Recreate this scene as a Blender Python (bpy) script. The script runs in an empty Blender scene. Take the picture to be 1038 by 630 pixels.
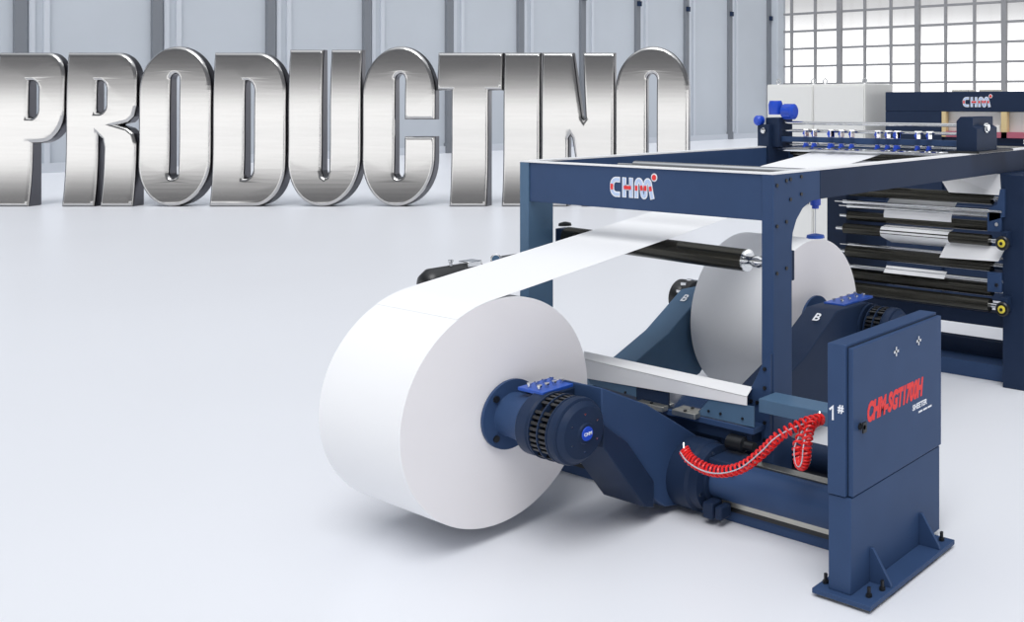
import bpy, bmesh, math, random
from mathutils import Vector, Matrix
random.seed(7)
PI = math.pi
C = bpy.context.scene.collection
SC = bpy.context.scene

# ------------------------------------------------------------------ camera
H = 2.6
TH = math.atan2(680.0, 1023.0)
cam_d = bpy.data.cameras.new('camera'); cam = bpy.data.objects.new('camera', cam_d); C.objects.link(cam)
cam.location = (0, 0, H); cam.rotation_euler = (PI/2, 0, TH)
cam_d.sensor_width = 36; cam_d.lens = 36*1023/1038
cam_d.shift_x = (519-850)/1038; cam_d.shift_y = -(315-102)/1038
cam_d.clip_end = 400
SC.camera = cam
SC.view_settings.view_transform = 'Standard'; SC.view_settings.look = 'None'
SC.view_settings.exposure = 0.0; SC.view_settings.gamma = 1.0
SC.view_settings.use_curve_mapping = False

# ------------------------------------------------------------------ world
W = bpy.data.worlds.new('world'); SC.world = W; W.use_nodes = True
nt = W.node_tree; nt.nodes.clear()
out = nt.nodes.new('ShaderNodeOutputWorld'); bg = nt.nodes.new('ShaderNodeBackground')
tc = nt.nodes.new('ShaderNodeTexCoord'); sep = nt.nodes.new('ShaderNodeSeparateXYZ')
rmp = nt.nodes.new('ShaderNodeValToRGB')
nt.links.new(tc.outputs['Generated'], sep.inputs[0])
mr = nt.nodes.new('ShaderNodeMapRange'); mr.inputs[1].default_value = -1; mr.inputs[2].default_value = 1
nt.links.new(sep.outputs['Z'], mr.inputs[0]); nt.links.new(mr.outputs[0], rmp.inputs[0])
nt.links.new(rmp.outputs[0], bg.inputs[0]); nt.links.new(bg.outputs[0], out.inputs[0])
WS = 1.0
bg.inputs[1].default_value = WS
def setramp(r, stops):
    e = r.color_ramp.elements
    while len(e) > 1: e.remove(e[-1])
    e[0].position = stops[0][0]; e[0].color = (*stops[0][1], 1)
    for p, c in stops[1:]:
        n = e.new(p); n.color = (*c, 1)
# position = (sin(elevation)+1)/2 : invented sky bands, shaped to reflect in the letters: bright horizon, darker above, bright zenith
setramp(rmp, [(0.0, (.34, .34, .36)), (.44, (.36, .36, .38)), (.480, (2.1, 2.1, 2.1)), (.515, (2.1, 2.1, 2.1)),
              (.545, (.70, .70, .71)), (.59, (.19, .19, .20)), (.80, (.22, .23, .25)), (.88, (.85, .88, .92)), (1.0, (1.2, 1.23, 1.27))])

def sun(name, energy, ang, direction, col=(1, 1, 1)):
    l = bpy.data.lights.new(name, 'SUN'); l.energy = energy; l.angle = math.radians(ang); l.color = col
    o = bpy.data.objects.new(name, l); C.objects.link(o)
    o.rotation_euler = Vector(direction).to_track_quat('-Z', 'Y').to_euler()
sun('soft_key_sun', 1.68, 35, (-.30, .40, -.9), (1, 1, 1))  # added soft key sun, turned to reach the rolls' end faces too

# ------------------------------------------------------------------ materials
def mat(name, col, rough=.5, metal=0., noise=0., nscale=8., spec=.5, emit=None, estr=0, coat=0, bump=0, stretch=None):
    m = bpy.data.materials.new(name); m.use_nodes = True
    n = m.node_tree; b = n.nodes['Principled BSDF']
    b.inputs['Base Color'].default_value = (*col, 1); b.inputs['Roughness'].default_value = rough
    b.inputs['Metallic'].default_value = metal; b.inputs['Specular IOR Level'].default_value = spec
    b.inputs['Coat Weight'].default_value = coat
    if emit: b.inputs['Emission Color'].default_value = (*emit, 1); b.inputs['Emission Strength'].default_value = estr
    if noise or bump:
        t = n.nodes.new('ShaderNodeTexCoord'); x = n.nodes.new('ShaderNodeTexNoise'); x.inputs['Scale'].default_value = nscale
        x.inputs['Detail'].default_value = 4
        mp = n.nodes.new('ShaderNodeMapping')
        if stretch: mp.inputs['Scale'].default_value = stretch
        n.links.new(t.outputs['Object'], mp.inputs[0]); n.links.new(mp.outputs[0], x.inputs[0])
        if noise:
            r = n.nodes.new('ShaderNodeMapRange'); r.inputs[3].default_value = 1-noise; r.inputs[4].default_value = 1+noise
            n.links.new(x.outputs[0], r.inputs[0])
            mx = n.nodes.new('ShaderNodeVectorMath'); mx.operation = 'SCALE'; mx.inputs[0].default_value = col
            n.links.new(r.outputs[0], mx.inputs['Scale']); n.links.new(mx.outputs[0], b.inputs['Base Color'])
        if bump:
            bp = n.nodes.new('ShaderNodeBump'); bp.inputs['Strength'].default_value = bump; bp.inputs['Distance'].default_value = .002
            n.links.new(x.outputs[0], bp.inputs['Height']); n.links.new(bp.outputs[0], b.inputs['Normal'])
    return m
M = dict(
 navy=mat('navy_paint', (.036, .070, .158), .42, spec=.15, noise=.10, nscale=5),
 navy_dark=mat('dark_shaded_navy', (.016, .030, .068), .42, spec=.14, noise=.12, nscale=5),  # darker navy; for the right side beam the shade is in this colour
 navy_lit_grey=mat('lit_blue_grey_navy', (.080, .150, .245), .42, spec=.2, noise=.1, nscale=5),  # navy lightened: lit tone in the colour of left post, cross bar, far arm
 blue=mat('motor_blue', (.012, .07, .55), .35, noise=.08),
 plate_blue=mat('plate_blue', (.02, .09, .45), .35),
 chrome=mat('chrome_steel', (.72, .73, .74), .14, 1.0),
 steel=mat('ground_steel', (.50, .49, .44), .35, .9, noise=.12, nscale=14),
 rubber=mat('dark_roller_coating', (.055, .053, .044), .24, .7),
 black=mat('black_plastic', (.010, .011, .013), .35),
 paper=mat('white_paper', (.88, .885, .90), .75, noise=.01, nscale=2),
 paper_end=mat('paper_roll_end_grain', (.93, .905, .92), .95, noise=.02, nscale=3),
 white=mat('white_enamel', (.80, .80, .78), .45, noise=.01),
 tray=mat('bright_sheet_metal', (.88, .88, .89), .5, .0),
 red=mat('red_hose', (.80, .02, .02), .3),
 red_ink=mat('red_lettering', (.80, .03, .03), .5),
 white_ink=mat('white_lettering', (.85, .87, .92), .5),
 pale_ink=mat('pale_blue_lettering', (.50, .62, .85), .5),
 grey_hose=mat('grey_hose', (.5, .52, .58), .4),
 yellow=mat('yellow_ring', (.75, .62, .06), .4),
 cream=mat('cream_board', (.75, .58, .30), .5),
 pink=mat('dusty_pink_sheet', (.50, .13, .19), .5),
 wallm=mat('grey_wall_panel', (.55, .59, .64), .55, noise=.06, nscale=.35),
 colm=mat('grey_wall_column', (.20, .215, .24), .5, noise=.05, nscale=.5),
 ribm=mat('pale_wall_rib', (.62, .655, .71), .5, noise=.04, nscale=.5),
 mull=mat('window_frame_grey', (.30, .30, .31), .5, noise=.05),
 letter=mat('brushed_letter_metal', (.52, .515, .51), .17, 1.0, noise=.05, nscale=3, stretch=(.3, 6, 6)),
 rim=mat('shaded_letter_side', (.12, .12, .135), .3, 1.0, noise=.04),  # darker side metal puts the letters' shaded outline into the colour
)
# floor : pale glossy resin
fm = mat('pale_resin_floor', (.80, .815, .86), .32, noise=.025, nscale=.25, spec=.45); M['floor'] = fm
# glass
gm = bpy.data.materials.new('window_glass'); gm.use_nodes = True
g = gm.node_tree; g.nodes.clear(); go = g.nodes.new('ShaderNodeOutputMaterial'); gt = g.nodes.new('ShaderNodeBsdfTransparent')
gg = g.nodes.new('ShaderNodeBsdfGlossy'); gg.inputs['Roughness'].default_value = .05; gx = g.nodes.new('ShaderNodeMixShader'); gx.inputs[0].default_value = .05
g.links.new(gt.outputs[0], gx.inputs[1]); g.links.new(gg.outputs[0], gx.inputs[2]); g.links.new(gx.outputs[0], go.inputs[0]); M['glass'] = gm

# ------------------------------------------------------------------ mesh helpers
def new(): return bmesh.new()
def box(bm, x0, x1, y0, y1, z0, z1):
    v = [bm.verts.new(p) for p in ((x0,y0,z0),(x1,y0,z0),(x1,y1,z0),(x0,y1,z0),(x0,y0,z1),(x1,y0,z1),(x1,y1,z1),(x0,y1,z1))]
    for f in ((3,2,1,0),(4,5,6,7),(0,1,5,4),(1,2,6,5),(2,3,7,6),(3,0,4,7)): bm.faces.new([v[i] for i in f])
def frame_axes(d):
    d = Vector(d).normalized(); up = Vector((0,0,1)) if abs(d.z) < .9 else Vector((0,1,0))
    a = d.cross(up).normalized(); return d, a, a.cross(d).normalized()
def lathe(bm, org, axis, prof, seg=40):
    """prof: (t, r) along axis; closed at both ends"""
    d, a, b = frame_axes(axis); org = Vector(org); rings = []
    for t, r in prof:
        rings.append([bm.verts.new(org+d*t+(a*math.cos(2*PI*i/seg)+b*math.sin(2*PI*i/seg))*max(r, 1e-4)) for i in range(seg)])
    for k in range(len(rings)-1):
        for i in range(seg):
            j = (i+1) % seg
            bm.faces.new((rings[k][i], rings[k][j], rings[k+1][j], rings[k+1][i]))
    bm.faces.new(list(reversed(rings[0]))); bm.faces.new(rings[-1])
def tube(bm, p0, p1, r, seg=24):
    p0 = Vector(p0); p1 = Vector(p1); lathe(bm, p0, p1-p0, [(0, r), ((p1-p0).length, r)], seg)
def path(bm, pts, r, seg=8):
    pts = [Vector(p) for p in pts]; rings = []; prev = None
    for i, p in enumerate(pts):
        d = (pts[min(i+1, len(pts)-1)]-pts[max(i-1, 0)]).normalized()
        if prev is None: _, a, b = frame_axes(d)
        else:
            a = (prev-d*prev.dot(d)).normalized(); b = d.cross(a)
        prev = a
        rings.append([bm.verts.new(p+(a*math.cos(2*PI*k/seg)+b*math.sin(2*PI*k/seg))*r) for k in range(seg)])
    for k in range(len(rings)-1):
        for i in range(seg):
            j = (i+1) % seg; bm.faces.new((rings[k][i], rings[k][j], rings[k+1][j], rings[k+1][i]))
    bm.faces.new(list(reversed(rings[0]))); bm.faces.new(rings[-1])
def prism(bm, poly, axis, t0, t1):
    """poly in the plane across axis ('x': (y,z), 'y': (x,z), 'z': (x,y)), extruded t0..t1"""
    def P(u, v, t): return {'x': (t,u,v), 'y': (u,t,v), 'z': (u,v,t)}[axis]
    A = [bm.verts.new(P(u, v, t0)) for u, v in poly]; B = [bm.verts.new(P(u, v, t1)) for u, v in poly]
    n = len(poly); bm.faces.new(A); bm.faces.new(list(reversed(B)))
    for i in range(n): bm.faces.new((A[i], B[i], B[(i+1) % n], A[(i+1) % n]))
def obj(name, bm, m, parent=None, bev=0., ang=35, label=None, split=False):
    if split:
        seen = set(); comps = []
        for f in bm.faces:
            if f in seen: continue
            st_ = [f]; seen.add(f); comp = []
            while st_:
                q = st_.pop(); comp.append(q)
                for e in q.edges:
                    for g_ in e.link_faces:
                        if g_ not in seen: seen.add(g_); st_.append(g_)
            comps.append(comp)
        first = None
        for comp in comps:
            nb = bmesh.new(); mp_ = {}
            for f in comp:
                vs = []
                for v in f.verts:
                    if v not in mp_: mp_[v] = nb.verts.new(v.co)
                    vs.append(mp_[v])
                nb.faces.new(vs)
            o = obj(name, nb, m, parent, bev, ang, label)
            first = first or o
        bm.free(); return first
    bmesh.ops.recalc_face_normals(bm, faces=bm.faces)
    for e in bm.edges:
        e.smooth = len(e.link_faces) == 2 and e.calc_face_angle(0) < math.radians(ang)
    for f in bm.faces: f.smooth = True
    me = bpy.data.meshes.new(name); bm.to_mesh(me); bm.free(); me.materials.append(M[m])
    o = bpy.data.objects.new(name, me); C.objects.link(o)
    if parent: put(o, parent)
    if bev:
        b = o.modifiers.new('edge', 'BEVEL'); b.width = bev; b.segments = 2; b.limit_method = 'ANGLE'; b.angle_limit = math.radians(40)
    if label: o['label'] = label
    return o
def put(o, parent):
    o.parent = parent
    w = Vector((0,0,0)); q = parent
    while q: w += q.location; q = q.parent
    o.location = o.location - w
def thing(name, label, cat, loc, group=None):
    o = bpy.data.objects.new(name, None); C.objects.link(o); o.location = loc; o.empty_display_size = .1
    return tag(o, label, cat, group)
def tag(o, label, cat, group=None):
    o['label'] = label; o['category'] = cat
    if group: o['group'] = group
    return o
def struct(name, bm, m, parent=None, bev=0):
    o = obj(name, bm, m, parent, bev)
    if not parent: o['kind'] = 'structure'
    return o
def text_mesh(name, s, size, m, parent, org, ux, uy, squeeze=1., shear=0., bold=0., depth=.001, align='LEFT'):
    """raised lettering on a surface: ux reading direction, uy up direction"""
    cu = bpy.data.curves.new(name, 'FONT'); cu.body = s; cu.size = size; cu.extrude = depth; cu.offset = bold; cu.align_x = align; cu.shear = shear
    t = bpy.data.objects.new(name+'_curve', cu); C.objects.link(t)
    bpy.context.view_layer.update()
    me = bpy.data.meshes.new_from_object(t.evaluated_get(bpy.context.evaluated_depsgraph_get()))
    bpy.data.objects.remove(t); bpy.data.curves.remove(cu)
    ux = Vector(ux); uy = Vector(uy); nz = ux.cross(uy).normalized(); org = Vector(org)
    for v in me.vertices: v.co = org+ux*v.co.x*squeeze+uy*v.co.y+nz*v.co.z
    me.materials.clear(); me.materials.append(M[m])
    o = bpy.data.objects.new(name, me); C.objects.link(o); put(o, parent); return o

def stroke(bm, pts, w, org, ux, uy, d0, d1, cap=0):
    """flat ribbon of width w along 2D points, raised d0..d1 off the surface"""
    ux = Vector(ux); uy = Vector(uy); nz = ux.cross(uy).normalized(); org = Vector(org)
    P = [Vector((a, b)) for a, b in pts]; L = []; R_ = []
    for i, p in enumerate(P):
        d0_ = (P[i]-P[i-1]).normalized() if i > 0 else None; d1_ = (P[i+1]-P[i]).normalized() if i < len(P)-1 else None
        if d0_ is None: d = d1_; k = 1
        elif d1_ is None: d = d0_; k = 1
        else:
            d = (d0_+d1_).normalized(); k = 1/max(.5, d.dot(d1_))
        n = Vector((-d.y, d.x))*w/2*k
        q = p-d*cap if i == 0 else (p+d*cap if i == len(P)-1 else p)
        L.append(q+n); R_.append(q-n)
    def W3(q, h): return bm.verts.new(org+ux*q.x+uy*q.y+nz*h)
    a = [(W3(l, d0), W3(r, d0), W3(l, d1), W3(r, d1)) for l, r in zip(L, R_)]
    for i in range(len(a)-1):
        p, q = a[i], a[i+1]
        bm.faces.new((p[2], q[2], q[3], p[3])); bm.faces.new((p[0], p[1], q[1], q[0]))
        bm.faces.new((p[0], q[0], q[2], p[2])); bm.faces.new((p[1], p[3], q[3], q[1]))
    p = a[0]; bm.faces.new((p[0], p[2], p[3], p[1])); p = a[-1]; bm.faces.new((p[0], p[1], p[3], p[2]))

def chm_logo(parent, org, ux, uy, h):
    """raised letters C H M with red inner marks and a red dot; h = letter height"""
    def arc(cx, cy, rx, ry, a0, a1, n=10): return [(cx+rx*math.cos(math.radians(a0+(a1-a0)*i/n)), cy+ry*math.sin(math.radians(a0+(a1-a0)*i/n))) for i in range(n+1)]
    Cp = [(.60, .86)]+arc(.36, .58, .28, .28, 90, 180)+arc(.36, .42, .28, .28, 180, 270)+[(.60, .14)]
    H1 = [(.92, 0.04), (.92, .96)]; H2 = [(1.38, .04), (1.38, .96)]; H3 = [(.92, .5), (1.38, .5)]
    Mp = [(1.74, .04), (1.74, .62)]+arc(1.91, .64, .17, .24, 180, 20)+[(2.12, .34)]+arc(2.24, .26, .11, .14, 190, 350)+[(2.36, .62)]
    Mq = [(2.14, .60)]+arc(2.38, .64, .20, .24, 170, 20)+[(2.68, .30), (2.80, .04)]
    Mp = [(1.74, .04), (1.74, .62)]+arc(1.91, .64, .17, .24, 180, 20)+[(2.12, .34)]+arc(2.25, .26, .10, .14, 200, 340)+[(2.34, .62)]+arc(2.49, .66, .15, .22, 175, 20)+[(2.72, .34), (2.80, .04)]
    sc = lambda P: [(a*h, b*h) for a, b in P]
    e = bmesh.new()
    for P_ in (Cp, H1, H2, H3, Mp): stroke(e, sc(P_), .27*h, org, ux, uy, 0, .002, .03*h)
    lg = obj('company_logo', e, 'white_ink', parent)
    e = bmesh.new()
    for P_ in (Cp, H1, H2, Mp): stroke(e, sc(P_), .15*h, org, ux, uy, .001, .0035)
    obj('letter_inlay', e, 'pale_ink', lg, label='pale blue inlay of the logo letters')
    e = bmesh.new()
    for P_ in ([(.08, .38), (.08, .62)], [(.92, .5), (1.38, .5)], [(1.74, .4), (1.74, .6)], [(2.11, .42), (2.07, .62)], [(2.34, .42), (2.34, .62)], [(2.70, .42), (2.66, .60)]):
        stroke(e, sc(P_), .17*h, org, ux, uy, .003, .005, .02*h)
    nz = Vector(ux).cross(Vector(uy)).normalized(); c = Vector(org)+Vector(ux)*2.92*h+Vector(uy)*1.06*h
    lathe(e, c, nz, [(0, .135*h), (.006, .135*h)], 20)
    obj('red_mark', e, 'red_ink', lg, split=True, label='red marks and red dot of the logo')
    e = bmesh.new(); lathe(e, c, nz, [(0, .20*h), (.003, .20*h)], 20); obj('dot_ring', e, 'white_ink', lg)
    return lg

# ================================================================== SETTING
def grid_plane(x0, x1, y0, y1, z0, z1): b = new(); box(b, x0, x1, y0, y1, z0, z1); return b
struct('floor', grid_plane(-44.6, 12, -14, 58.6, -.3, 0), 'floor')
WX = -44.0
struct('wall_left', grid_plane(WX-.3, WX, -14, 58.3, 0, 16), 'wallm')
for k in range(-4, 11):
    y = 13.7+4.34*k
    if y > 57.2: continue
    b = new(); box(b, WX, WX+.20, y-.17, y+.17, 0, 16)
    box(b, WX+.0, WX+.24, y-.22, y+.22, 0, .5)
    c = struct('trim_%d' % (k+5), b, 'colm')
    b = new()
    for q in (.36, .80): box(b, WX, WX+.10, y+q-.09, y+q+.09, 0, 16)
    o = obj('wall_rib', b, 'ribm', c, split=True)
    b = new(); box(b, WX+.20, WX+.36, y-.12, y+.12, 8.3, 8.6); obj('column_bracket', b, 'navy_dark', c)
b = new(); box(b, WX, WX+.12, -14, 58, 0, .35); struct('baseboard_left', b, 'ribm')
# window wall
WY = 58.0; SILL = 1.2; TOP = 13.0
b = new(); box(b, WX, 12, WY, WY+.3, 0, SILL); box(b, WX, 12, WY, WY+.3, TOP, 16); box(b, WX, -43.35, WY, WY+.3, SILL, TOP)
struct('wall_back', b, 'wallm')
b = new(); box(b, WX+.0, WX+.75, WY-.75, WY, 0, 16); struct('trim_corner', b, 'wallm', bev=.05)
edges = [-43.35]+[-38.47+6.15*i for i in range(0, 9)]
for i in range(len(edges)-1):
    x0, x1 = edges[i], edges[i+1]
    b = new()
    box(b, x1-.16, x1+.16, WY-.15, WY+.15, SILL, TOP)
    n = 3; w = 2.05
    xs = [x1-w*j for j in range(1, 3)]
    for x in xs: box(b, x-.085, x+.085, WY-.06, WY+.10, SILL, TOP)
    for j in range(0, 10):
        z = 3.79+1.24*(j-2); box(b, x0, x1, WY-.05, WY+.09, z-.075, z+.075)
    wobj = struct('window_%d' % (i+1), b, 'mull')
    b = new(); box(b, x0, x1, WY+.16, WY+.18, SILL, TOP); obj('glass', b, 'glass', wobj)

# ================================================================== BIG LETTERS
LD = 25.09; PX = LD/1023.0
def rr(x0, x1, y0, y1, tl=(0,0), tr=(0,0), br=(0,0), bl=(0,0), n=14):
    """rounded rectangle in photo proportions, y downwards"""
    pts = []
    for (cx, cy, r, a0) in ((x0, y0, tl, 180), (x1, y0, tr, 270), (x1, y1, br, 0), (x0, y1, bl, 90)):
        rx, ry = r
        if rx <= 0: pts.append((cx, cy)); continue
        sx = 1 if cx == x0 else -1; sy = 1 if cy == y0 else -1
        for i in range(n+1):
            a = math.radians(a0+90*i/n); pts.append((cx+sx*rx+rx*math.cos(a), cy+sy*ry+ry*math.sin(a)))
    return pts
T, B, TR, BR = 50.5, 205.0, 47.0, 208.0
P_out = [(1,T)]+rr(33,69.5,T,142,tr=(18,24),br=(26,32))[1:-1]+[(38,142),(38,B),(1,B)]
P_in = rr(33,43,79,116,tr=(7,9),br=(7,9))
R_out = [(71,T)]+rr(100,142.5,T,124,tr=(22,26),br=(16,14))[1:-1]
R_out = [(71,T)]+rr(100,142.5,T,122,tr=(22,26))[1:-2]+[(142.5,104),(140,115),(134,121),(124,123.5),(134,126.5),(140,132),(142.5,142),(142.5,B),(109.5,B),(109.5,146),(108,138),(104,134),(104,B),(71,B)]
R_in = rr(102,111.5,79,111,tr=(7,9),br=(7,9))
def stad(x0, x1): return rr(x0,x1,TR,BR,*([((x1-x0)/2-.01,44)]*4))
O_out = stad(144.5,217.5); O_in = rr(176,185,75,180,*([(4.4,6)]*4))
D_out = rr(219,293,T,B,tr=(30,38),br=(30,38)); D_in = rr(251.5,260.5,79,177,tr=(8,10),br=(8,10))
U_out = [(295,T),(329.5,T)]+[(329.5,172),(331,178),(333.2,179.5),(335.4,178),(337,172)]+[(337,T),(368.5,T)]+rr(295,368.5,T,BR,br=(36.7,46),bl=(36.7,46))[2:]
C_out = rr(370,443.5,TR,BR,*([(36.7,48)]*4))
def c_shape():
    o = rr(370,443.5,TR,BR,*([(36.7,48)]*4))
    tl, tr_, br_, bl_ = o[0:15], o[15:30], o[30:45], o[45:60]
    slot = [(443.5,121),(412.5,121)]+rr(403,412.5,75,180,(4.7,6),(4.7,6))[:30][::-1]+rr(403,412.5,75,180,br=(4.7,6),bl=(4.7,6))[2:][::-1]+[(412.5,138),(443.5,138)]
    return tl+tr_+slot+br_+bl_
T_out = [(445,T),(511,T),(511,88.5),(497,88.5),(497,B),(459.5,B),(459.5,88.5),(445,88.5)]
I_out = [(512,T),(549,T),(549,B),(512,B)]
N_out = [(550.5,T),(582,T),(591.5,116),(593.2,119),(595,116),(591.5,T),(624,T),(624,B),(592,B),(581.5,137),(579.7,134),(578,137),(578,B),(550.5,B)]
O2_out = stad(625,699); O2_in = rr(657,666.5,75,180,*([(4.6,6)]*4))
def letter(kind, out, holes, label):
    xs = [p[0] for p in out]; x0, x1 = min(xs), max(xs); xc = (x0+x1)/2
    cu = bpy.data.curves.new('letter_curve', 'CURVE'); cu.dimensions = '2D'; cu.fill_mode = 'BOTH'
    BV = .085; cu.extrude = .10; cu.bevel_depth = BV; cu.bevel_resolution = 3; cu.offset = -BV
    for poly in [out]+holes:
        s = cu.splines.new('POLY'); s.points.add(len(poly)-1); s.use_cyclic_u = True
        for i, (px, py) in enumerate(poly): s.points[i].co = ((px-xc)*PX, (BR-py)*PX, 0, 1)
    t = bpy.data.objects.new('letter_curve', cu); C.objects.link(t); bpy.context.view_layer.update()
    me = bpy.data.meshes.new_from_object(t.evaluated_get(bpy.context.evaluated_depsgraph_get()))
    bpy.data.objects.remove(t); bpy.data.curves.remove(cu)
    b = bmesh.new(); b.from_mesh(me); bpy.data.meshes.remove(me)
    bmesh.ops.remove_doubles(b, verts=b.verts, dist=.0005)
    for k in range(1, 36):
        bmesh.ops.bisect_plane(b, geom=b.verts[:]+b.edges[:]+b.faces[:], plane_co=(0, k*.11, 0), plane_no=(0, 1, 0), dist=.0005)
    hh = (BR-TR)*PX/2
    zb = min(v.co.y for v in b.verts)
    for v in b.verts:
        s = (v.co.y-hh)/hh
        bul = (-.10*s**2.6 if s > 0 else .15*abs(s)**2.6) if v.co.z > .02 else 0
        v.co = Vector((v.co.x, -(v.co.z+bul), v.co.y-zb))
    bmesh.ops.dissolve_degenerate(b, dist=.0001, edges=b.edges)
    F_ = Vector((-math.sin(TH), math.cos(TH), 0)); R_ = Vector((math.cos(TH), math.sin(TH), 0))
    d = LD; loc = F_*d+R_*((xc-850)/1023*d)
    o = obj('metal_letter', b, 'letter', None, ang=28)
    o.data.name = 'letter_' + kind.lower()
    wn = o.modifiers.new('normals', 'WEIGHTED_NORMAL'); wn.mode = 'FACE_AREA'; wn.weight = 90; wn.keep_sharp = True
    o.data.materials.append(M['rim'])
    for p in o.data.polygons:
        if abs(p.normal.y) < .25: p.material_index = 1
    o.location = loc; o.rotation_euler = (0, 0, TH)
    tag(o, label, 'letter', 'giant metal letters standing in the hall')
    return o
letter('P', P_out, [P_in], 'giant grey metal letter P, first of the word at far left')
letter('R', R_out, [R_in], 'giant grey metal letter R between the P and an O')
letter('O', O_out, [O_in], 'giant grey metal letter O between the R and the D')
letter('D', D_out, [D_in], 'giant grey metal letter D with a flat left side')
letter('U', U_out, [], 'giant grey metal letter U between the D and the C')
letter('C', c_shape(), [], 'giant grey metal letter C open towards the right')
letter('T', T_out, [], 'giant grey metal letter T between the C and the I')
letter('I', I_out, [], 'giant grey metal letter I, its foot behind the machine frame corner')
letter('N', N_out, [], 'giant grey metal letter N half hidden by the machine frame')
letter('O', O2_out, [O2_in], 'giant grey metal letter O ending the word, half hidden by the machine')

# ================================================================== UNWIND FRAME
XR, XL, YF = -3.886, -6.33, 5.10       # outer faces of the frame
fr = thing('unwind_frame', 'tall navy blue steel portal frame with a logo on its front beam', 'machine frame', (-5.1, 5.1, 0))
ZT = 2.13
b = new(); prism(b, [(5.10,0),(5.10,ZT),(5.62,ZT),(5.62,1.935),(5.52,1.93),(5.42,1.89),(5.35,1.82),(5.31,1.74),(5.30,1.66),(5.30,0)], 'x', XR-.095, XR)
obj('post', b, 'navy', fr, .004, split=True)
b = new(); box(b, XL, XL+.10, YF, YF+.24, 0, ZT); obj('post', b, 'navy_lit_grey', fr, .004, label='left post, grey-green from light put into its colour', split=True)
b = new(); box(b, XL+.10, XR-.095, YF+.012, YF+.07, 1.832, ZT-.002)
fb = obj('front_beam', b, 'navy', fr, .004)
chm_logo(fb, (-5.35, YF+.010, 1.915), (1,0,0), (0,0,1), .145)
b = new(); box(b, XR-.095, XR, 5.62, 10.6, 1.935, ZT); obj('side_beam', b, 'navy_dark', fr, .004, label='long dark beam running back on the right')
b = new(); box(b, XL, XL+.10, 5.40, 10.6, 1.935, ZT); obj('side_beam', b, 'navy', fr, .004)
b = new(); box(b, XR-.10, XR, 5.62, 10.6, ZT, ZT+.012); box(b, XR-.10, XR, YF, 5.62, ZT, ZT+.008); box(b, XL, XR-.1, YF, YF+.09, ZT, ZT+.008); box(b, XL, XL+.1, YF+.09, 10.6, ZT, ZT+.012)  # thin pale strips give the beam tops their lit brightness by colour
obj('lit_top_strip', b, 'tray', fr, label='pale strip painting the lit look of the top edges', split=True)
prof = [(5.10,.44),(5.10,.95)]
b = new(); prism(b, [(XR-.005,.40),(XR-.005,1.00),(XR-.07,.92),(-4.10,.66),(-4.10,.60),(-3.98,.46),(XR-.07,.36)], 'y', YF-.03, YF-.004)
gs = obj('gusset_plate', b, 'navy', fr, .003)
for (x, z) in ((-3.93,.90),(-3.93,.78),(-3.93,.56),(-3.99,.68),(-4.04,.68),(-3.93,.45)):
    b = new(); lathe(b, (x, YF-.03, z), (0,-1,0), [(0,.013),(.010,.013)], 6); obj('bolt', b, 'black', gs)
for (y, z) in ((5.135,2.06),(5.235,2.085),(5.28,2.09),(5.40,2.10),(5.135,1.80),(5.235,1.82),(5.135,1.50),(5.235,1.52),(5.28,1.96),(5.40,1.985)):
    b = new(); lathe(b, (XR, y, z), (1,0,0), [(0,.012),(.008,.012)], 12); obj('bolt', b, 'black', fr)
# lower idler roller in chrome / dark
b = new(); tube(b, (-6.15, 5.42, 1.535), (-4.36, 5.42, 1.505), .076, 36)
ro = obj('idler_roller', b, 'rubber', fr, label='dark polished idler roller under the front beam')
b = new(); lathe(b, (-4.36,5.42,1.505), (1,0,0), [(0,.076),(.012,.076),(.014,.05),(.015,.05)], 32); obj('roller_end', b, 'chrome', ro)
b = new(); lathe(b, (-4.345,5.42,1.505), (1,0,0), [(0,.03),(.03,.03),(.06,.042),(.10,.042),(.12,.028),(.25,.028)], 24)
lathe(b, (-6.24,5.42,1.53), (1,0,0), [(0,.03),(.1,.03)], 20); obj('journal', b, 'chrome', ro, split=True)
b = new(); box(b, XR-.20, XR-.095, 5.38, 5.46, 1.40, 1.60); box(b, XL+.10, XL+.17, 5.36, 5.46, 1.45, 1.60); obj('bearing_block', b, 'navy_dark', fr, .006, split=True)
b = new(); lathe(b, (-6.05,5.30,1.64), (0,0,1), [(0,.05),(.02,.045),(.03,.01)], 16); obj('cap', b, 'black', fr)
# top chrome guide roller behind the front beam
b = new(); tube(b, (-5.62, 5.62, 2.10), (-3.99, 5.62, 2.10), .037, 24)
tube(b, (-5.80, 5.62, 2.10), (-5.62, 5.62, 2.10), .015, 12); obj('guide_bar', b, 'chrome', fr)
b = new(); tube(b, (-6.22, 6.9, 1.96), (-3.99, 6.9, 1.96), .04, 24); obj('idler_roller', b, 'rubber', fr)
b = new(); tube(b, (-6.22, 8.55, 2.05), (-3.99, 8.55, 2.05), .05, 24); obj('idler_roller', b, 'rubber', fr)
# rear right leg of the frame (hidden mostly by rear unit)
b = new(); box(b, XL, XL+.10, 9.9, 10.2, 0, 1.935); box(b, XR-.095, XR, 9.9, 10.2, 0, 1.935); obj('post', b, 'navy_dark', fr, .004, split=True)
# sensor hanging below the side beam
b = new(); lathe(b, (-4.05, 5.80, 1.93), (0,0,-1), [(0,.038),(.06,.038),(.065,.025),(.085,.025)], 16); sn = obj('hanging_sensor', b, 'blue', fr)
b = new(); tube(b, (-4.05,5.80,1.85), (-4.05,5.80,1.665), .003, 6); obj('wire', b, 'grey_hose', sn)
b = new(); lathe(b, (-4.05,5.80,1.67), (0,0,-1), [(0,.01),(.01,.06),(.03,.065)], 20); obj('weight', b, 'plate_blue', sn)

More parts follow.
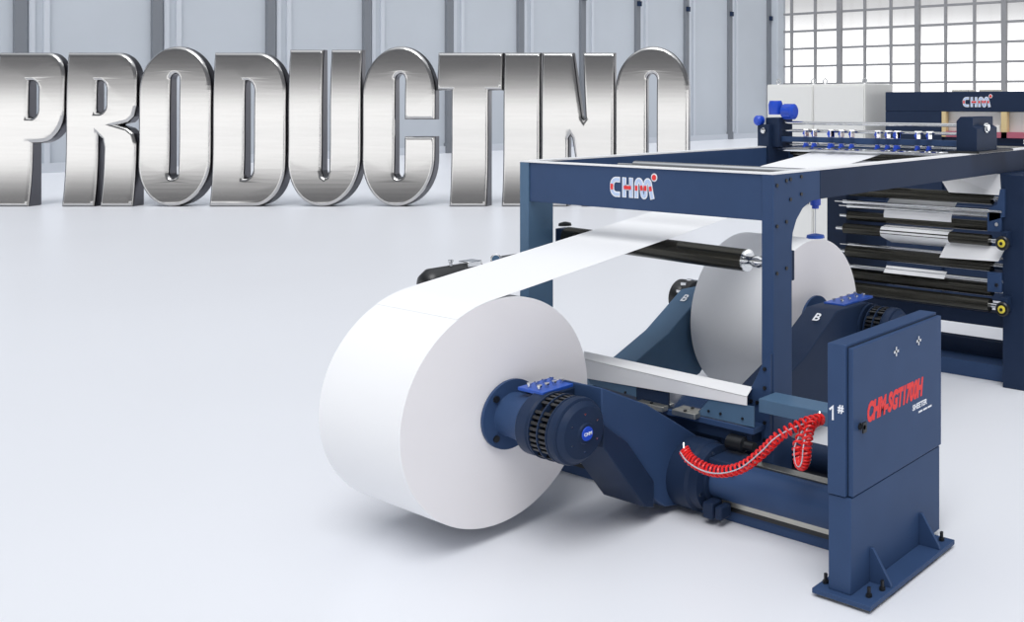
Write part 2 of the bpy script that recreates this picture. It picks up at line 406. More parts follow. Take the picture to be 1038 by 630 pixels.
# ================================================================== STAND BASE : beam, shafts, rails, tray
st = thing('roll_stand_base', 'low navy stand base with big pivot shafts running to the control cabinet', 'machine base', (-4.2, 4.9, 0))
b = new(); box(b, -6.3, -2.97, 4.83, 4.93, .0, .075); obj('floor_beam', b, 'navy', st, .004)
b = new(); box(b, -6.3, -2.97, 4.93, 5.32, .0, .05); obj('base_plate', b, 'navy_dark', st, .004)
b = new(); lathe(b, (-6.3, 4.88, .222), (1,0,0), [(0,.118),(3.34,.118)], 48); obj('pivot_shaft', b, 'navy', st)
b = new(); lathe(b, (-6.3, 5.45, .24), (1,0,0), [(0,.10),(3.34,.10)], 48); obj('pivot_shaft', b, 'navy_dark', st)
b = new(); box(b, -6.3, -2.97, 5.02, 5.09, .24, .30); obj('guide_rail', b, 'steel', st, .002)
b = new(); box(b, -6.3, -2.97, 5.02, 5.09, .05, .24); obj('rail_support', b, 'navy_dark', st)
b = new(); box(b, -6.3, -2.97, 4.80, 4.832, .105, .145); obj('guide_rail', b, 'steel', st, .002)
b = new(); box(b, -6.3, -2.97, 4.815, 4.84, .07, .105); obj('rail_support', b, 'black', st)
b = new(); box(b, XR, -2.97, 4.95, 5.12, .665, .75); obj('cross_bar', b, 'navy_lit_grey', st, .004, label='bar joining post and cabinet, lit tone put into its blue-grey colour')
# folded tray
def plate(bm, quad, off):
    A = [bm.verts.new(p) for p in quad]; B = [bm.verts.new(Vector(p)+Vector(off)) for p in quad]; n = len(A)
    bm.faces.new(A); bm.faces.new(list(reversed(B)))
    for i in range(n): bm.faces.new((A[i], B[i], B[(i+1) % n], A[(i+1) % n]))
b = new()
plate(b, [(-5.43,4.95,.640),(-3.98,4.95,.690),(-3.98,4.95,.748),(-5.46,4.95,.775)], (0,.004,0))
tr = obj('folded_tray', b, 'tray', st, .001, label='bright white folded sheet-metal tray between the arms')
b = new(); plate(b, [(-5.46,4.95,.775),(-3.98,4.95,.748),(-4.045,5.09,.764),(-5.607,5.09,.779)], (0,0,-.004)); obj('upper_flange', b, 'tray', tr)
b = new(); plate(b, [(-5.40,4.958,.605),(-4.95,4.958,.585),(-4.95,4.958,.66),(-5.43,4.958,.65)], (0,.008,0)); plate(b, [(-4.40,4.958,.560),(-3.93,4.958,.560),(-3.93,4.958,.69),(-4.30,4.958,.68)], (0,.008,0))
obj('tray_bracket', b, 'navy_lit_grey', st, .001, split=True)
b = new(); plate(b, [(-4.64,4.956,.575),(-4.40,4.956,.570),(-4.29,4.956,.680),(-4.64,4.956,.67)], (0,.006,0)); obj('mirror_plate', b, 'chrome', st)
b = new(); box(b, -4.95, -4.66, 4.96, 5.02, .565, .66); obj('tray_support', b, 'navy_dark', st, .004)
for x in (-5.05, -4.30, -4.20, -4.02):
    b = new(); lathe(b, (x, 4.957, .60), (0,-1,0), [(0,.009),(.006,.009)], 10); obj('screw', b, 'black', st)
b = new(); box(b, -5.4, -3.93, 4.95, 5.08, .515, .552); obj('lower_rail_housing', b, 'navy', st, .003)
b = new(); box(b, -5.4, -3.96, 4.97, 5.08, .44, .515); obj('lower_rail_housing', b, 'navy_dark', st, .003)
for (x0, x1) in ((-4.89,-4.65), (-4.57,-4.37)):
    b = new(); box(b, x0, x1, 4.90, 4.955, .545, .580)
    cl = obj('rail_clamp', b, 'steel', st, .003)
    b = new(); lathe(b, ((x0+x1)/2, 4.92, .58), (0,0,1), [(0,.012),(.008,.012)], 10); obj('screw', b, 'black', cl)

# ================================================================== ARMS
def arm(label, x0, x1, hub, pivot, outline, paint, name='roll_arm'):  # one pivoting arm carrying a roll end
    t = thing(name, label, 'machine arm', ((x0+x1)/2, pivot[0], 0), None)
    b = new(); prism(b, outline, 'x', x0, x1); body = obj('arm_body', b, paint, t, .008)
    return t
def chuck(t, x, y, z, sgn, brake=True, ext=0.):
    """flange against the paper, hub, housing, ribbed brake drum; sgn=+1 brake points to +x"""
    ax = (sgn, 0, 0)
    b = new(); lathe(b, (x,y,z), ax, [(-.02,.10),(.0,.205),(.022,.205),(.026,.13),(.04,.125),(.16,.135),(.28,.16)], 48)
    fl = obj('flanged_hub', b, 'navy', t)
    for k in range(4):
        a = PI*(.25+k*.5); b = new(); lathe(b, (x+.022*sgn, y+.165*math.cos(a), z+.165*math.sin(a)), ax, [(0,.02),(.014,.02)], 10); obj('bolt', b, 'black', fl)
    b = new(); x += ext*sgn; lathe(b, (x+.26*sgn-ext*sgn,y,z), ax, [(0,.17),(ext,.17),(.02,.185),(.10,.185),(.12,.17)], 48); obj('hub_housing', b, 'navy_dark', t)
    if not brake: return
    b = new(); lathe(b, (x+.38*sgn,y,z), ax, [(0,.155),(.16,.155)], 48); dr = obj('brake_drum', b, 'black', t)
    b = new(); n = 36
    for k in range(n):
        if k % 9 in (4,): continue
        a = 2*PI*k/n; c = Vector((x+.46*sgn, y+.168*math.cos(a), z+.168*math.sin(a)))
        ra = Vector((0, math.cos(a), math.sin(a))); ta = Vector((0, -math.sin(a), math.cos(a))); vs = []
        for i in (-1, 1):
            for j in (-1, 1):
                for l in (-1, 1): vs.append(b.verts.new(c+Vector((.07*i,0,0))+ra*.016*j+ta*.0085*l))
        for f in ((0,1,3,2),(4,6,7,5),(0,4,5,1),(2,3,7,6),(0,2,6,4),(1,5,7,3)): b.faces.new([vs[q] for q in f])
    obj('cooling_fins', b, 'black', dr)
    b = new()
    for q in (0, .075, .15): lathe(b, (x+(.385+q)*sgn,y,z), ax, [(0,.17),(.003,.190),(.012,.190),(.015,.17)], 48)
    obj('fin_ring', b, 'navy_dark', dr)
    b = new(); lathe(b, (x+.545*sgn,y,z), ax, [(0,.186),(.03,.190),(.055,.184),(.062,.170),(.070,.172),(.085,.160),(.100,.145),(.108,.08),(.112,.06),(.124,.055),(.126,.001)], 56)
    cv = obj('brake_cover', b, 'navy_dark', dr)
    b = new(); lathe(b, (x+.670*sgn,y,z), ax, [(0,.04),(.006,.038)], 28); bd = obj('round_badge', b, 'blue', cv, label='round blue badge with a white mark')
    if sgn > 0:
        text_mesh('badge_mark', 'CHM', .026, 'white_ink', bd, (x+.677, y-.028, z-.009), (0,1,0), (0,0,1), bold=.0006, depth=.001)
    for k in range(6):
        a = PI*(.16+k/3); b = new(); lathe(b, (x+.645*sgn, y+.105*math.cos(a), z+.105*math.sin(a)), ax, [(0,.007),(.008,.006)], 10); obj('screw', b, 'chrome', cv)
def valve_plate(t, x0, x1, y0, y1, z, tilt=0):
    b = new(); box(b, x0, x1, y0, y1, z-.02, z); pl = obj('valve_plate', b, 'plate_blue', t, .003, label='blue plate carrying chrome fittings')
    for i in range(2):
        for j in range(4):
            x = x0+(x1-x0)*(.3+.4*i); y = y0+(y1-y0)*(.14+.24*j); b = new()
            lathe(b, (x,y,z), (0,0,1), [(0,.011),(.014,.011),(.016,.016),(.026,.016),(.028,.006)], 12); obj('air_fitting', b, 'chrome', pl)

RA = (3.90, .756, .669); RB = (7.138, .714, .690)
def arc_pts(cy, cz, r, a0, a1, n=14): return [(cy+r*math.cos(math.radians(a0+(a1-a0)*i/n)), cz+r*math.sin(math.radians(a0+(a1-a0)*i/n))) for i in range(n+1)]
PA = (4.88, .222)
outA = [(4.13,.93),(4.50,.74),(4.82,.52)]+arc_pts(PA[0],PA[1],.21,60,-100)+[(4.66,.06),(4.46,.22),(4.30,.46),(4.13,.585)]
a1 = arm('dark navy roll arm bolted to the floor shaft beside the front paper roll', -4.74, -4.40, RA, PA, outA, 'navy')
b = new(); prism(b, [(3.92,.90),(4.20,.90),(4.20,.56),(4.00,.56)], 'x', -4.78, -4.63); obj('arm_head', b, 'navy_dark', a1, .01)
chuck(a1, -4.995, RA[0]+.05, RA[1]-.03, 1)
valve_plate(a1, -4.86, -4.64, 3.90, 4.13, .918)
b = new(); prism(b, [(4.125,.585),(4.46,.13),(4.54,.10),(4.54,.26),(4.32,.56),(4.125,.72)], 'x', -4.74, -4.38); obj('arm_underside', b, 'navy_dark', a1, .006)  # arm's lower face as a darker piece, shade put into its colour
b = new(); lathe(b, (-4.40, PA[0], PA[1]), (1,0,0), [(0,.215),(.15,.215),(.17,.20),(.24,.20),(.25,.15),(.27,.15)], 56); co = obj('pivot_collar', b, 'navy_dark', a1)
for k in range(8):
    a = 2*PI*k/8+.3; b = new(); lathe(b, (-4.16, PA[0]+.175*math.cos(a), PA[1]+.175*math.sin(a)), (1,0,0), [(0,.012),(.012,.012)], 8); obj('bolt', b, 'chrome', co)
b = new(); box(b, -4.15, -3.95, 4.78, 4.98, .30, .38); box(b, -4.13, -4.05, 4.70, 4.80, .04, .14); box(b, -4.03, -3.98, 4.70, 4.80, .05, .13); obj('lock_block', b, 'navy_dark', co, .01, split=True)
b = new(); lathe(b, (-4.12,4.95,.44),(1,0,0),[(0,.05),(.12,.05),(.13,.03),(.2,.03)],20); obj('air_motor', b, 'black', co)

PB = (5.45, .24)
outB = [(6.66,.935),(7.10,.93)]+arc_pts(7.14,.714,.20,80,-60)+[(6.92,.50),(6.62,.24),(6.10,.12),(5.60,.06)]+arc_pts(PB[0],PB[1],.20,-70,-180)+[(5.26,.40),(5.83,.50),(6.22,.66)]
b1 = arm('navy roll arm lettered B beside the rear paper roll, next to the post', -4.74, -4.44, RB, PB, outB, 'navy_dark')
chuck(b1, -4.995, RB[0], RB[1], 1, ext=.22)
b = new(); lathe(b, (-4.72,RB[0],RB[1]), (1,0,0), [(0,.2),(.30,.2)], 40); obj('arm_head', b, 'navy_dark', b1)
valve_plate(b1, -4.70, -4.50, 6.85, 7.30, .945)
b2 = arm('roll arm with its lit tone in the colour, lettered B on the far side of the rear roll', -6.10, -5.84, RB, PB, outB, 'navy_lit_grey')
chuck(b2, -5.805, RB[0], RB[1], -1, brake=False)
b = new(); lathe(b, (-6.10,RB[0]-.25,RB[1]+.10), (-1,0,0), [(0,.12),(.02,.155),(.10,.155),(.12,.13),(.16,.155),(.22,.155),(.26,.09)], 32); bk = obj('brake_drum', b, 'black', b2)
for k in range(12):
    a = 2*PI*k/12; c = Vector((-6.20, RB[0]-.25+.155*math.cos(a), RB[1]+.10+.155*math.sin(a))); b = new(); box(b, c.x-.03, c.x+.03, c.y-.012, c.y+.012, c.z-.012, c.z+.012)
    obj('cooling_fin', b, 'chrome', bk)
def slant_B(t, x, bold=.002):
    d = Vector((0, .44, .275)).normalized()
    org = Vector((x, 6.535, .862)); n = Vector((1,0,0)).cross(d)
    text_mesh('letter_mark', 'B', .115, 'white_ink', t, org+n*.006, (1,0,0), d, bold=bold)
slant_B(b1, -4.60); slant_B(b2, -6.00)

# ================================================================== PAPER ROLLS AND WEB
def paper_roll(label, yc, zc, r, x0, x1):
    t = thing('paper_roll', label, 'paper roll', ((x0+x1)/2, yc, max(0, zc-r)), 'big paper rolls in the unwind stand')
    n = 128
    b = new(); lathe(b, (x0,yc,zc), (1,0,0), [(0,r-.003),(.003,r),(x1-x0-.003,r),(x1-x0,r-.003)], n)
    for f in [f for f in b.faces if len(f.verts) > 4]: b.faces.remove(f)
    obj('paper_surface', b, 'paper', t)
    b = new()
    rings = []
    for xx in (x0, x1):
        prof_r = [.09, .2, .35, .5, r-.003]; rr_ = []
        for q in prof_r: rr_.append([b.verts.new((xx, yc+q*math.cos(2*PI*i/n), zc+q*math.sin(2*PI*i/n))) for i in range(n)])
        for k in range(len(rr_)-1):
            for i in range(n):
                j = (i+1) % n; b.faces.new((rr_[k][i], rr_[k][j], rr_[k+1][j], rr_[k+1][i]))
        rings.append(rr_[0])
    for i in range(n):
        j = (i+1) % n; b.faces.new((rings[0][i], rings[0][j], rings[1][j], rings[1][i]))
    obj('roll_end', b, 'paper_end', t, label='pinkish edge-grain end of the roll')
    return t
X1 = -5.0
paper_roll('huge white paper roll at the front with its web pulled up over the top', RA[0], RA[1], RA[2], X1-.80, X1)
paper_roll('white paper roll at the rear, standing behind the frame post', RB[0], RB[1], RB[2], X1-.80, X1)
def sheet(bm, prof, x0, x1, th=.0012):
    A = []; n = len(prof)
    for i, (y, z) in enumerate(prof):
        p0 = Vector(prof[max(i-1,0)]); p1 = Vector(prof[min(i+1,n-1)]); d = (p1-p0).normalized(); nn = Vector((-d.y, d.x))*th
        A.append([bm.verts.new((x, y+s*nn.x, z+s*nn.y)) for s in (0, 1) for x in (x0, x1)])
    for i in range(n-1):
        p, q = A[i], A[i+1]
        for a_, c_ in ((0,1),(1,3),(3,2),(2,0)): bm.faces.new((p[a_], p[c_], q[c_], q[a_]))
    bm.faces.new((A[0][0],A[0][2],A[0][3],A[0][1])); bm.faces.new((A[-1][0],A[-1][1],A[-1][3],A[-1][2]))
al = math.atan(.128)
prof = [(RA[0]+(RA[2]+.001)*math.cos(PI/2+al+q), RA[1]+(RA[2]+.001)*math.sin(PI/2+al+q)) for q in (.35,.25,.15,.07,0)]
ty, tz = prof[-1]
prof += [(ty+d, tz+.128*d) for d in (.5,1.2,2.0,2.7,3.0)]
prof += [(6.98,1.90),(7.10,1.945),(7.45,1.995),(8.0,2.055),(8.35,2.10),(8.55,2.108),(8.65,2.09),(8.72,1.95)]
b = new(); sheet(b, prof, X1-.80, X1)
tag(obj('paper_web', b, 'paper', None, ang=60), 'white paper web running from the front roll up under the logo beam', 'paper sheet')

# ================================================================== CONTROL CABINET
cb = thing('control_cabinet', 'narrow navy control cabinet with red lettering on a bolted foot', 'control cabinet', (-2.9, 4.86, 0))
b = new(); box(b, -3.05, -2.69, 4.335, 5.27, .018, .045); obj('foot_plate', b, 'navy', cb, .003)
b = new(); box(b, -3.03, -2.71, 4.36, 4.55, 0, .018); box(b, -3.03, -2.71, 5.08, 5.262, 0, .018); obj('levelling_pad', b, 'steel', cb, .002, split=True)
b = new(); box(b, -2.972, -2.832, 4.375, 5.35, .045, .543); obj('lower_body', b, 'navy', cb, .004)
b = new(); box(b, -2.972, -2.860, 4.365, 5.36, .549, 1.335); ub = obj('upper_body', b, 'navy', cb, .004)
b = new(); box(b, -2.856, -2.826, 4.385, 5.36, .549, 1.318); dr = obj('door', b, 'navy', cb, .004)
b = new(); box(b, -2.862, -2.855, 4.39, 5.35, .56, 1.32); obj('door_seal', b, 'black', dr)
for (y, z) in ((4.82,1.215),(5.075,1.225)):
    b = new(); box(b, -2.826, -2.820, y-.028, y+.028, z-.007, z+.007); box(b, -2.826, -2.820, y-.007, y+.007, z-.026, z+.026); obj('cross_fastener', b, 'chrome', dr, split=True)
b = new(); lathe(b, (-2.826, 4.452, .90), (1,0,0), [(0,.018),(.008,.018),(.01,.012),(.03,.012)], 16); box(b, -2.806, -2.796, 4.442, 4.474, .87, .925); obj('door_latch', b, 'black', dr)
text_mesh('lettering', 'CHM-SGT1700H', .135, 'red_ink', dr, (-2.8255, 4.520, .905), (0,1,0), (0,0,1), squeeze=.63, shear=.25, bold=.0075)
text_mesh('lettering', 'SHEETER', .043, 'white_ink', dr, (-2.8255, 5.01, .838), (0,1,0), (0,0,1), squeeze=1.0, shear=.1, bold=.0012)
b = new()
for k in range(3): box(b, -2.8255, -2.8240, 5.08+k*.055, 5.125+k*.055, .808, .818)
obj('fine_print', b, 'white_ink', dr, label='fine white print line', split=True)
b = new(); stroke(b, [(0, .052), (.020, .070), (.020, 0)], .011, (-2.957, 4.3648, .937), (1,0,0), (0,0,1), 0, .001); obj('number_mark', b, 'white_ink', ub)
text_mesh('number_mark', '#', .058, 'white_ink', ub, (-2.905, 4.3645, .985), (1,0,0), (0,0,1), bold=.002)
for y in (4.56, 5.10):
    b = new(); prism(b, [(-2.832,.045),(-2.70,.045),(-2.705,.065),(-2.815,.225),(-2.832,.225)], 'y', y, y+.018); obj('gusset', b, 'navy', cb, .002)
for (x, y) in ((-2.75,4.42),(-2.75,5.22),(-3.02,4.42),(-3.02,5.20),(-2.73,4.52)):
    b = new(); lathe(b, (x,y,.045), (0,0,1), [(0,.017),(.014,.017),(.015,.010),(.05,.010)], 10); obj('anchor_bolt', b, 'black', cb)

# ================================================================== COILED HOSES
def hose(label, pts, r, turns):
    """pts: centre line control points"""
    P = [Vector(p) for p in pts]; cl = []
    for i in range(len(P)-1):
        p0 = P[max(i-1,0)]; p1 = P[i]; p2 = P[i+1]; p3 = P[min(i+2,len(P)-1)]
        for k in range(40):
            t = k/40; cl.append(.5*((2*p1)+(p2-p0)*t+(2*p0-5*p1+4*p2-p3)*t*t+(3*p1-p0-3*p2+p3)*t**3))
    cl.append(P[-1]); n = len(cl)
    t = thing('coiled_air_hose', label, 'air hose', tuple(P[0]), 'red coiled air hoses under the cross bar')
    b = new(); hp = []; N = turns*14
    a = Vector((0,1,0))
    for k in range(N+1):
        f = k/N*(n-1); i = min(int(f), n-2); c = cl[i].lerp(cl[i+1], f-i); d = (cl[i+1]-cl[i]).normalized()
        u = (a-d*a.dot(d)).normalized(); v = d.cross(u); ang = 2*PI*k/14
        hp.append(c+(u*math.cos(ang)+v*math.sin(ang))*r)
    path(b, hp, .0075, 6); obj('hose_coil', b, 'red', t)
    b = new(); path(b, [p+Vector((0,-r-.006,0)) for p in cl[::6]]+[cl[-1]], .004, 6); obj('cable', b, 'grey_hose', t)
    b = new(); tube(b, cl[0], cl[0]+Vector((-.02,.02,.03)), .010, 10); obj('fitting', b, 'chrome', t)
    return t
hose('red coiled air hose sagging in a wide curve across the pivot shaft', [(-4.19,4.60,.475),(-4.13,4.60,.425),(-4.00,4.60,.395),(-3.86,4.60,.41),(-3.71,4.60,.475),(-3.57,4.60,.59),(-3.47,4.62,.69),(-3.38,4.72,.745),(-3.34,4.85,.745)], .029, 36)
hose('short red coiled air hose hanging in a tight loop by the cabinet', [(-3.36,4.86,.740),(-3.33,4.72,.735),(-3.285,4.62,.67),(-3.28,4.60,.60),(-3.30,4.60,.56),(-3.34,4.62,.57),(-3.36,4.64,.65),(-3.37,4.75,.73)], .026, 26)

# ================================================================== BLACK MOTOR LEFT OF THE FRONT ROLL
mo = thing('drive_motor', 'black motor with a round gauge behind the front paper roll', 'motor', (-6.55, 4.42, 0))
b = new(); box(b, -6.62, -6.46, 4.26, 4.60, 0, 1.20); box(b, -6.75, -6.42, 4.15, 4.70, 0, .03); obj('pedestal', b, 'navy_dark', mo, .01, split=True)
b = new(); lathe(b, (-6.52, 4.04, 1.27), (0,1,0), [(0,.04),(.02,.08),(.07,.112),(.42,.115),(.50,.10),(.52,.05),(.72,.05)], 40); mb = obj('motor_body', b, 'black', mo)
b = new(); lathe(b, (-6.40,4.60,1.40), (.6,-.6,.1), [(0,.036),(.03,.04),(.035,.034)], 24); box(b, -6.42, -6.38, 4.59, 4.63, 1.36, 1.42); gp = obj('pressure_gauge', b, 'chrome', mo)
b = new(); lathe(b, (-6.3750,4.5750,1.4045), (.6,-.6,.1), [(0,.029),(.003,.028)], 24); obj('dial', b, 'navy_lit_grey', gp)
b = new(); box(b, -6.56, -6.44, 4.38, 4.50, 1.36, 1.402); obj('terminal_box', b, 'chrome', mb, .006)
b = new(); lathe(b, (-6.51,4.28,1.375), (0,0,1), [(0,.012),(.03,.012),(.035,.02),(.05,.02)], 14); obj('eye_bolt', b, 'chrome', mb)
b = new(); box(b, -6.50, -6.36, 4.66, 4.98, 1.34, 1.40); obj('cable_duct', b, 'black', mo)
for o_ in [mo]: o_.location.y += .34; o_.location.z -= 0

# ================================================================== OVERHEAD WEB GUIDE
og = thing('overhead_web_guide', 'chrome and navy crossbar assembly with blue motor riding on the frame rails', 'web guide', (-5.1, 8.2, 2.142))
b = new(); box(b, -6.345, -6.20, 8.06, 8.40, 1.97, 2.36)
ls = obj('end_block', b, 'navy_dark', og, .006, label='taller left end block under the blue motor')
b = new(); box(b, -6.29, -6.12, 8.12, 8.36, 2.13, 2.43); obj('gear_box', b, 'navy_dark', ls, .01)
b = new(); lathe(b, (-6.12,8.2,2.49), (1,0,0), [(0,.06),(.02,.078),(.13,.078),(.15,.05)], 24)
lathe(b, (-6.22,8.2,2.46), (0,0,1), [(0,.07),(.10,.075),(.14,.06)], 20); bm_ = obj('blue_motor', b, 'blue', og)
b = new()
for k in range(10):
    a = 2*PI*k/10; box(b, -6.09, -6.00, 8.2+.074*math.cos(a)-.008, 8.2+.074*math.cos(a)+.008, 2.49+.074*math.sin(a)-.008, 2.49+.074*math.sin(a)+.008)
obj('motor_fins', b, 'blue', bm_)
b = new(); lathe(b, (-6.33,8.10,2.40), (0,-1,0), [(0,.05),(.06,.05),(.08,.03)], 20); obj('encoder', b, 'blue', og)
for z in (2.06, 2.30):
    b = new(); lathe(b, (-6.26,8.06,z), (0,-1,0), [(0,.03),(.02,.03),(.03,.015)], 16); obj('bolt', b, 'chrome', ls)
b = new(); prism(b, [(-4.06,2.144),(-3.86,2.144),(-3.86,2.36),(-3.90,2.38),(-3.90,2.46),(-4.02,2.46),(-4.06,2.42)], 'y', 7.98, 8.40); rs = obj('end_block', b, 'navy_dark', og, .006)
b = new(); box(b, -4.10, -3.80, 7.90, 8.62, 2.142, 2.160); obj('slide_plate', b, 'black', rs)
b = new(); lathe(b, (-3.86,8.16,2.36), (1,0,0), [(0,.045),(.012,.045),(.014,.03),(.03,.03)], 20); obj('bearing_cap', b, 'chrome', rs)
for (z, r, y, m, nm) in ((2.378,.017,8.2,'chrome','round_bar'), (2.30,.015,8.2,'chrome','round_bar'), (2.115,.024,8.2,'chrome','round_bar'), (2.07,.03,8.45,'rubber','roller'), (2.165,.010,8.25,'chrome','round_bar')):
    b = new(); tube(b, (-6.20,y,z), (-4.04,y,z), r, 20); obj(nm, b, m, og)
b = new(); box(b, -6.20, -4.05, 8.17, 8.23, 2.188, 2.240); obj('square_bar', b, 'navy', og, .003)
for i, x in enumerate((-5.80,-5.70,-5.50,-5.38,-5.26,-4.97,-4.86,-4.76,-4.54,-4.42)):
    big = i in (2, 7)
    b = new(); s = 1.1 if big else .62
    box(b, x-.02*s, x+.02*s, 8.12, 8.17, 2.245, 2.30+.008*s); lathe(b, (x,8.12,2.278), (0,-1,0), [(0,.018*s),(.02,.018*s)], 12)
    box(b, x-.02*s, x+.02*s, 8.12, 8.17, 2.150, 2.185); lathe(b, (x,8.12,2.15), (0,-1,0), [(0,.016*s),(.02,.016*s)], 12)
    cl = obj('clamp', b, 'blue', og, split=True)
    b = new(); box(b, x-.028, x+.028, 8.14, 8.18, 2.31, 2.320); box(b, x-.03, x+.03, 8.14, 8.18, 2.175, 2.186); box(b, x+.016, x+.022, 8.10, 8.16, 2.25, 2.31); obj('clip', b, 'chrome', cl, split=True)
# further rails to the right behind
b = new(); tube(b, (-3.85, 9.0, 2.31), (-2.9, 9.0, 2.31), .02, 16); tube(b, (-3.85, 9.0, 2.20), (-2.9, 9.0, 2.20), .035, 16); obj('round_bar', b, 'chrome', og, split=True)

# ================================================================== REAR ROLLER UNIT
ru = thing('roller_unit', 'rear stand of stacked dark rollers between two navy side plates', 'roller machine', (-4.7, 8.8, 0))
b = new(); box(b, -5.86, -5.62, 8.6, 9.4, 0, 1.93); obj('side_plate', b, 'navy_dark', ru, .006)
b = new(); box(b, -3.83, -3.62, 8.45, 9.4, 0, 1.93); obj('side_plate', b, 'navy_dark', ru, .006)
b = new(); box(b, -5.62, -3.83, 8.60, 8.74, .50, .63); obj('cross_beam', b, 'navy_dark', ru, .005)
b = new(); box(b, -5.62, -3.83, 8.60, 8.84, .0, .15); obj('cross_beam', b, 'navy', ru, .005)
b = new(); box(b, -5.62, -3.83, 8.84, 8.95, .0, .30); obj('cross_beam', b, 'navy_dark', ru, .005)
b = new(); box(b, -5.62, -3.9, 8.66, 8.72, 1.00, 1.07); obj('cross_beam', b, 'navy', ru, .005)
b = new(); box(b, -5.62, -3.9, 8.78, 8.84, 1.50, 1.58); obj('cross_beam', b, 'navy', ru, .005)
ROL = [(8.50,1.700,.055,'rubber'), (8.42,1.595,.018,'chrome'), (8.50,1.545,.022,'chrome'), (8.52,1.445,.048,'rubber'), (8.45,1.325,.052,'rubber'),
       (8.50,1.090,.058,'rubber'), (8.52,1.155,.02,'chrome'), (8.45,.955,.022,'chrome'), (8.50,.865,.058,'rubber'), (8.45,.735,.06,'rubber')]
for y, z, r, m in ROL:
    b = new(); tube(b, (-5.54, y, z), (-3.95, y, z), r, 28); o = obj('roller' if m == 'rubber' else 'spreader_bar', b, m, ru)
    b = new(); tube(b, (-5.64, y, z), (-5.54, y, z), r*.35, 14); tube(b, (-3.95, y, z), (-3.82, y, z), max(.012, r*.4), 14); obj('journal', b, 'chrome', o, split=True)
for z in (1.325, .735):
    b = new(); lathe(b, (-3.78,8.36,z), (0,-1,0), [(0,.065),(.03,.065),(.04,.055)], 24); o = obj('hand_knob', b, 'black', ru)
    b = new(); lathe(b, (-3.78,8.32,z), (0,-1,0), [(0,.035),(.008,.035),(.012,.028)], 24); yr = obj('yellow_ring', b, 'yellow', o)
    b = new(); lathe(b, (-3.78,8.309,z), (0,-1,0), [(0,.015),(.006,.015)], 16); obj('centre_cap', b, 'black', o)
    b = new(); box(b, -3.80, -3.74, 8.34, 8.46, z-.03, z+.10); obj('knob_bracket', b, 'navy_dark', ru, .004)
for z in (1.50, .95):
    b = new(); box(b, -3.97, -3.83, 8.42, 8.60, z-.09, z+.09); o = obj('bearing_block', b, 'navy', ru, .006, split=True)
    b = new(); lathe(b, (-3.87,8.42,z-.02), (0,-1,0), [(0,.018),(.015,.018)], 10); obj('bolt', b, 'chrome', o)
b = new(); prism(b, [(-3.95,1.62),(-3.87,1.66),(-3.84,1.80),(-3.80,1.80),(-3.80,1.55),(-3.95,1.50)], 'y', 8.42, 8.46); obj('cam_plate', b, 'navy', ru)
# paper threaded round the rollers
b = new()
sheet(b, [(8.62,1.66),(8.50,1.57),(8.47,1.50),(8.47,1.46)], -5.10, -4.36)
sheet(b, [(8.52,1.385)]+[(8.45+.054*math.cos(a), 1.325+.054*math.sin(a)) for a in (2.0,2.5,3.1,3.7,4.2)]+[(8.62,1.20)], -5.10, -4.36)
tag(obj('paper_web', b, 'paper', None, ang=60), 'narrow paper web threaded around the upper rear rollers', 'paper sheet')
b = new(); plate(b, [(-4.44,8.38,1.135),(-3.84,8.38,1.15),(-3.80,8.46,1.272),(-4.40,8.46,1.272)], (0,.003,0))
tag(obj('paper_web', b, 'paper'), 'small bright paper strip below the upper yellow knob', 'paper sheet')
b = new(); sheet(b, [(8.46,.995),(8.40,.935)], -5.06, -4.40)
tag(obj('paper_web', b, 'paper'), 'grey paper strip in front of the middle blue cross beam', 'paper sheet')
b = new()
v = [b.verts.new(p) for p in ((-4.60,8.60,1.93),(-3.88,8.50,1.93),(-3.83,8.42,1.745),(-4.36,8.42,1.745))]; b.faces.new(v)
r_ = bmesh.ops.extrude_face_region(b, geom=b.faces[:]); [setattr(q, 'co', q.co+Vector((0,.003,0))) for q in r_['geom'] if isinstance(q, bmesh.types.BMVert)]
tag(obj('paper_web', b, 'paper'), 'folded white paper web coming down just under the long side beam', 'paper sheet')

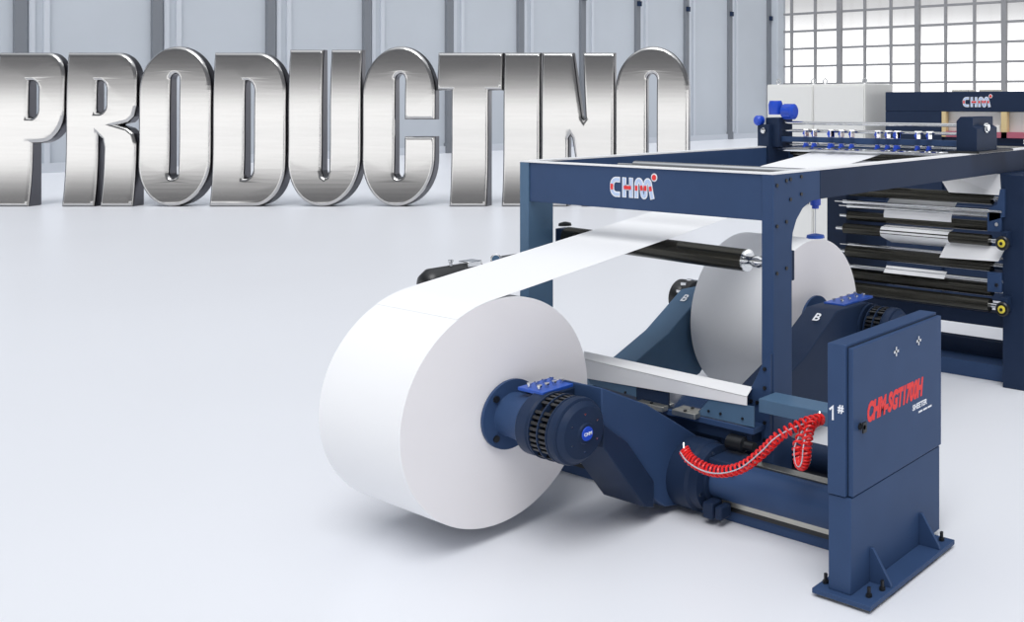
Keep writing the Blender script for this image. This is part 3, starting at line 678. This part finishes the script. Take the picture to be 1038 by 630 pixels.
# ================================================================== REAR CABINETS
def wcab(label, x0, x1, y0, y1, z1):
    t = thing('electrical_cabinet', label, 'cabinet', ((x0+x1)/2, (y0+y1)/2, 0), 'white electrical cabinets behind the machine')
    b = new(); box(b, x0, x1, y0, y1, .1, z1); body = obj('body', b, 'white', t, .01)
    b = new(); box(b, x0+.03, x1-.03, y0+.03, y1-.03, 0, .1); obj('plinth', b, 'navy_dark', t)
    b = new(); box(b, x0+.015, x1-.015, y0-.018, y0, .14, z1-.03); d = obj('door', b, 'white', t, .004)
    b = new(); box(b, x1-.09, x1-.06, y0-.04, y0-.018, 1.1, 1.3); obj('door_handle', b, 'black', d)
    for x in (x0+.10, x1-.10):
        b = new(); n = 16
        path(b, [(x+.035*math.cos(2*PI*i/n), y0+.15, z1+.045+.035*math.sin(2*PI*i/n)) for i in range(n+1)], .010, 8); tube(b, (x,y0+.15,z1),(x,y0+.15,z1+.014), .016, 10)
        obj('lifting_eye', b, 'chrome', t)
wcab('white electrical cabinet on the left with its edge behind the blue motor', -9.26, -8.42, 12.0, 12.76, 2.84)
wcab('white electrical cabinet on the right next to the navy sheeter hood', -8.41, -7.53, 12.0, 12.76, 2.84)
sh = thing('sheeter_hood', 'navy sheeter hood with logo and a window band behind the web guide', 'sheeter machine', (-5.2, 12.4, 0))
b = new(); box(b, -7.20, -2.6, 12.0, 13.4, 2.455, 2.72); box(b, -7.20, -6.32, 12.0, 13.4, 0, 2.455); hb = obj('hood', b, 'navy_dark', sh, .01)
chm_logo(hb, (-6.00, 11.998, 2.515), (1,0,0), (0,0,1), .135)
b = new(); box(b, -6.32, -2.6, 12.05, 13.3, 0, 2.12); obj('lower_body', b, 'navy_dark', sh, .01)
b = new(); box(b, -6.32, -2.6, 12.10, 12.14, 2.19, 2.455); obj('inner_wall', b, 'white', sh)
b = new(); box(b, -6.32, -6.26, 12.0, 12.08, 2.12, 2.455); box(b, -5.46, -5.38, 12.0, 12.08, 2.12, 2.455); box(b, -3.9, -3.82, 12.0, 12.08, 2.12, 2.455); obj('cream_pillar', b, 'cream', sh, split=True)
b = new(); box(b, -6.26, -2.6, 12.0, 12.8, 2.12, 2.195); obj('delivery_belt', b, 'pink', sh)
b = new(); lathe(b, (-5.52,12.05,2.195), (0,0,1), [(0,.05),(.08,.04),(.09,.02)], 16); obj('feeder_cup', b, 'white', sh)
for x in (-6.1, -5.7, -4.9, -4.4):
    b = new(); box(b, x-.12, x+.12, 12.1, 12.3, 2.72, 2.745); obj('hinge_cover', b, 'steel', sh)
b = new(); box(b, -7.0, -2.6, 11.9, 12.0, 2.0, 2.02); obj('rail', b, 'steel', sh)
